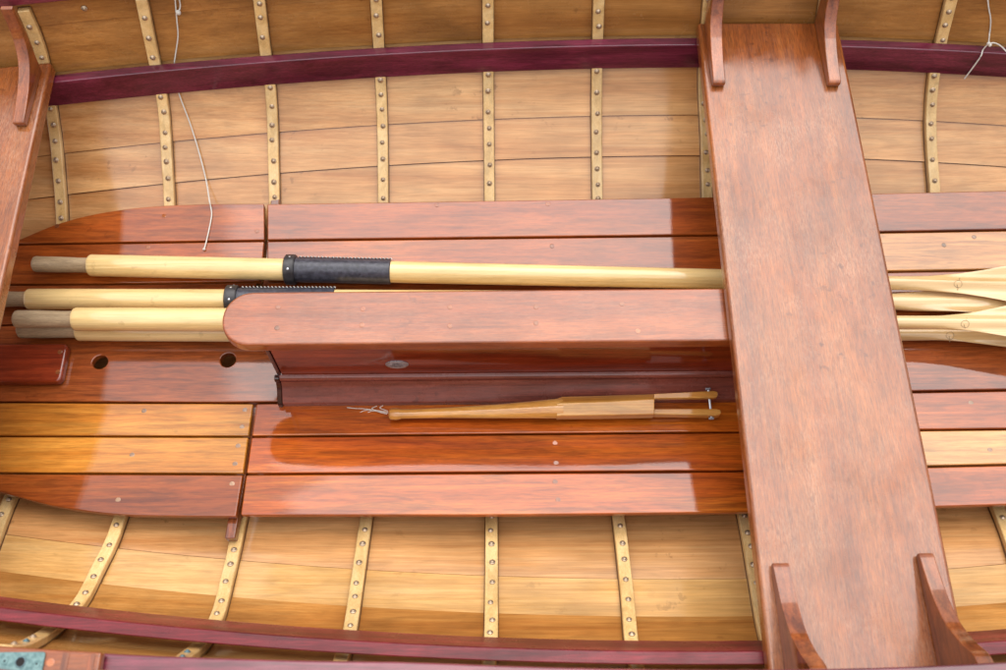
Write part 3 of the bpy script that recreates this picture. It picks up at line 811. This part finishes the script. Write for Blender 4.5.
cord('cord', 'white cord knotted around the far riser in the top right corner', [pB, pC, pD], ends=((kn, .0030), (kn+Vector((.003,-.002,-.002)), .0026)), r=.0011)

# ------------------------------------------------------------------ ground under the boat
bm = bmesh.new(); prism(bm, [(-60,-60),(60,-60),(60,60),(-60,60)], -.55, -.5)
g = new_obj('ground', bm, M['ground'], smooth=False); g['kind'] = 'structure'
# keel under the boat
slab('keel', [(-1.3,.66),(-1.3,.71),(1.4,.71),(1.4,.66)], -.4995, -.38, M['brown'], .004)

# ------------------------------------------------------------------ world, sun, camera
w = bpy.data.worlds.new('World'); sc.world = w; w.use_nodes = True
nt = w.node_tree; bg = nt.nodes['Background']
sky = nt.nodes.new('ShaderNodeTexSky'); sky.sky_type = 'NISHITA'; sky.sun_disc = False
SUN_EL, SUN_ROT = math.radians(62), math.radians(20)
sky.sun_elevation = SUN_EL; sky.sun_rotation = SUN_ROT; sky.air_density = 1.; sky.dust_density = 3.; sky.ozone_density = 1.
hs = nt.nodes.new('ShaderNodeHueSaturation'); hs.inputs['Saturation'].default_value = .55
nt.links.new(sky.outputs[0], hs.inputs['Color']); tcw = nt.nodes.new('ShaderNodeTexCoord'); nw = nt.nodes.new('ShaderNodeTexNoise'); nw.inputs['Scale'].default_value = 2.2; nw.inputs['Detail'].default_value = 5.
nt.links.new(tcw.outputs['Generated'], nw.inputs[0])
cl = ramp(nt, nw.outputs[0], [(.3, (8.5, 8.5, 8.9)), (.7, (12.6, 12.5, 12.6))])
sx = nt.nodes.new('ShaderNodeSeparateXYZ'); nt.links.new(tcw.outputs['Generated'], sx.inputs[0])
cie = ramp(nt, sx.outputs[2], [(0., .30), (.55, .62), (1., 1.45)])   # overcast sky: zenith about three times as bright as the horizon
cl = mix_col(nt, 1., cl, cie, 'MULTIPLY')
skc = mix_col(nt, .78, hs.outputs[0], cl); nt.links.new(skc, bg.inputs[0])
bg.inputs[1].default_value = .10
sd = bpy.data.lights.new('sun', 'SUN'); sd.energy = .8; sd.angle = math.radians(50); sd.color = (1, .96, .90)
so = bpy.data.objects.new('sun', sd); C.objects.link(so)
dv = Vector((math.sin(SUN_ROT)*math.cos(SUN_EL), math.cos(SUN_ROT)*math.cos(SUN_EL), math.sin(SUN_EL)))
so.rotation_mode = 'QUATERNION'; so.rotation_quaternion = dv.to_track_quat('Z', 'Y')
cd = bpy.data.cameras.new('camera'); co = bpy.data.objects.new('camera', cd); C.objects.link(co); sc.camera = co
cd.sensor_width = 36; cd.lens = F_PX/1006*36; cd.clip_end = 500; cd.clip_start = .01
Rv = Vector((1,0,0)); Uv = Vector((0, C_, S_)); Bv = Vector((0, -S_, C_))
cx = Rv*math.cos(RHO) - Uv*math.sin(RHO); cy = Rv*math.sin(RHO) + Uv*math.cos(RHO)
m4 = Matrix((( cx.x, cy.x, Bv.x, 0), (cx.y, cy.y, Bv.y, 0), (cx.z, cy.z, Bv.z, H), (0,0,0,1)))
co.matrix_world = m4
cd.dof.use_dof = True; cd.dof.focus_distance = 1.50; cd.dof.aperture_fstop = 5.0
vs = sc.view_settings; vs.view_transform = 'Standard'; vs.look = 'None'; vs.gamma = 1; vs.exposure = 0.90
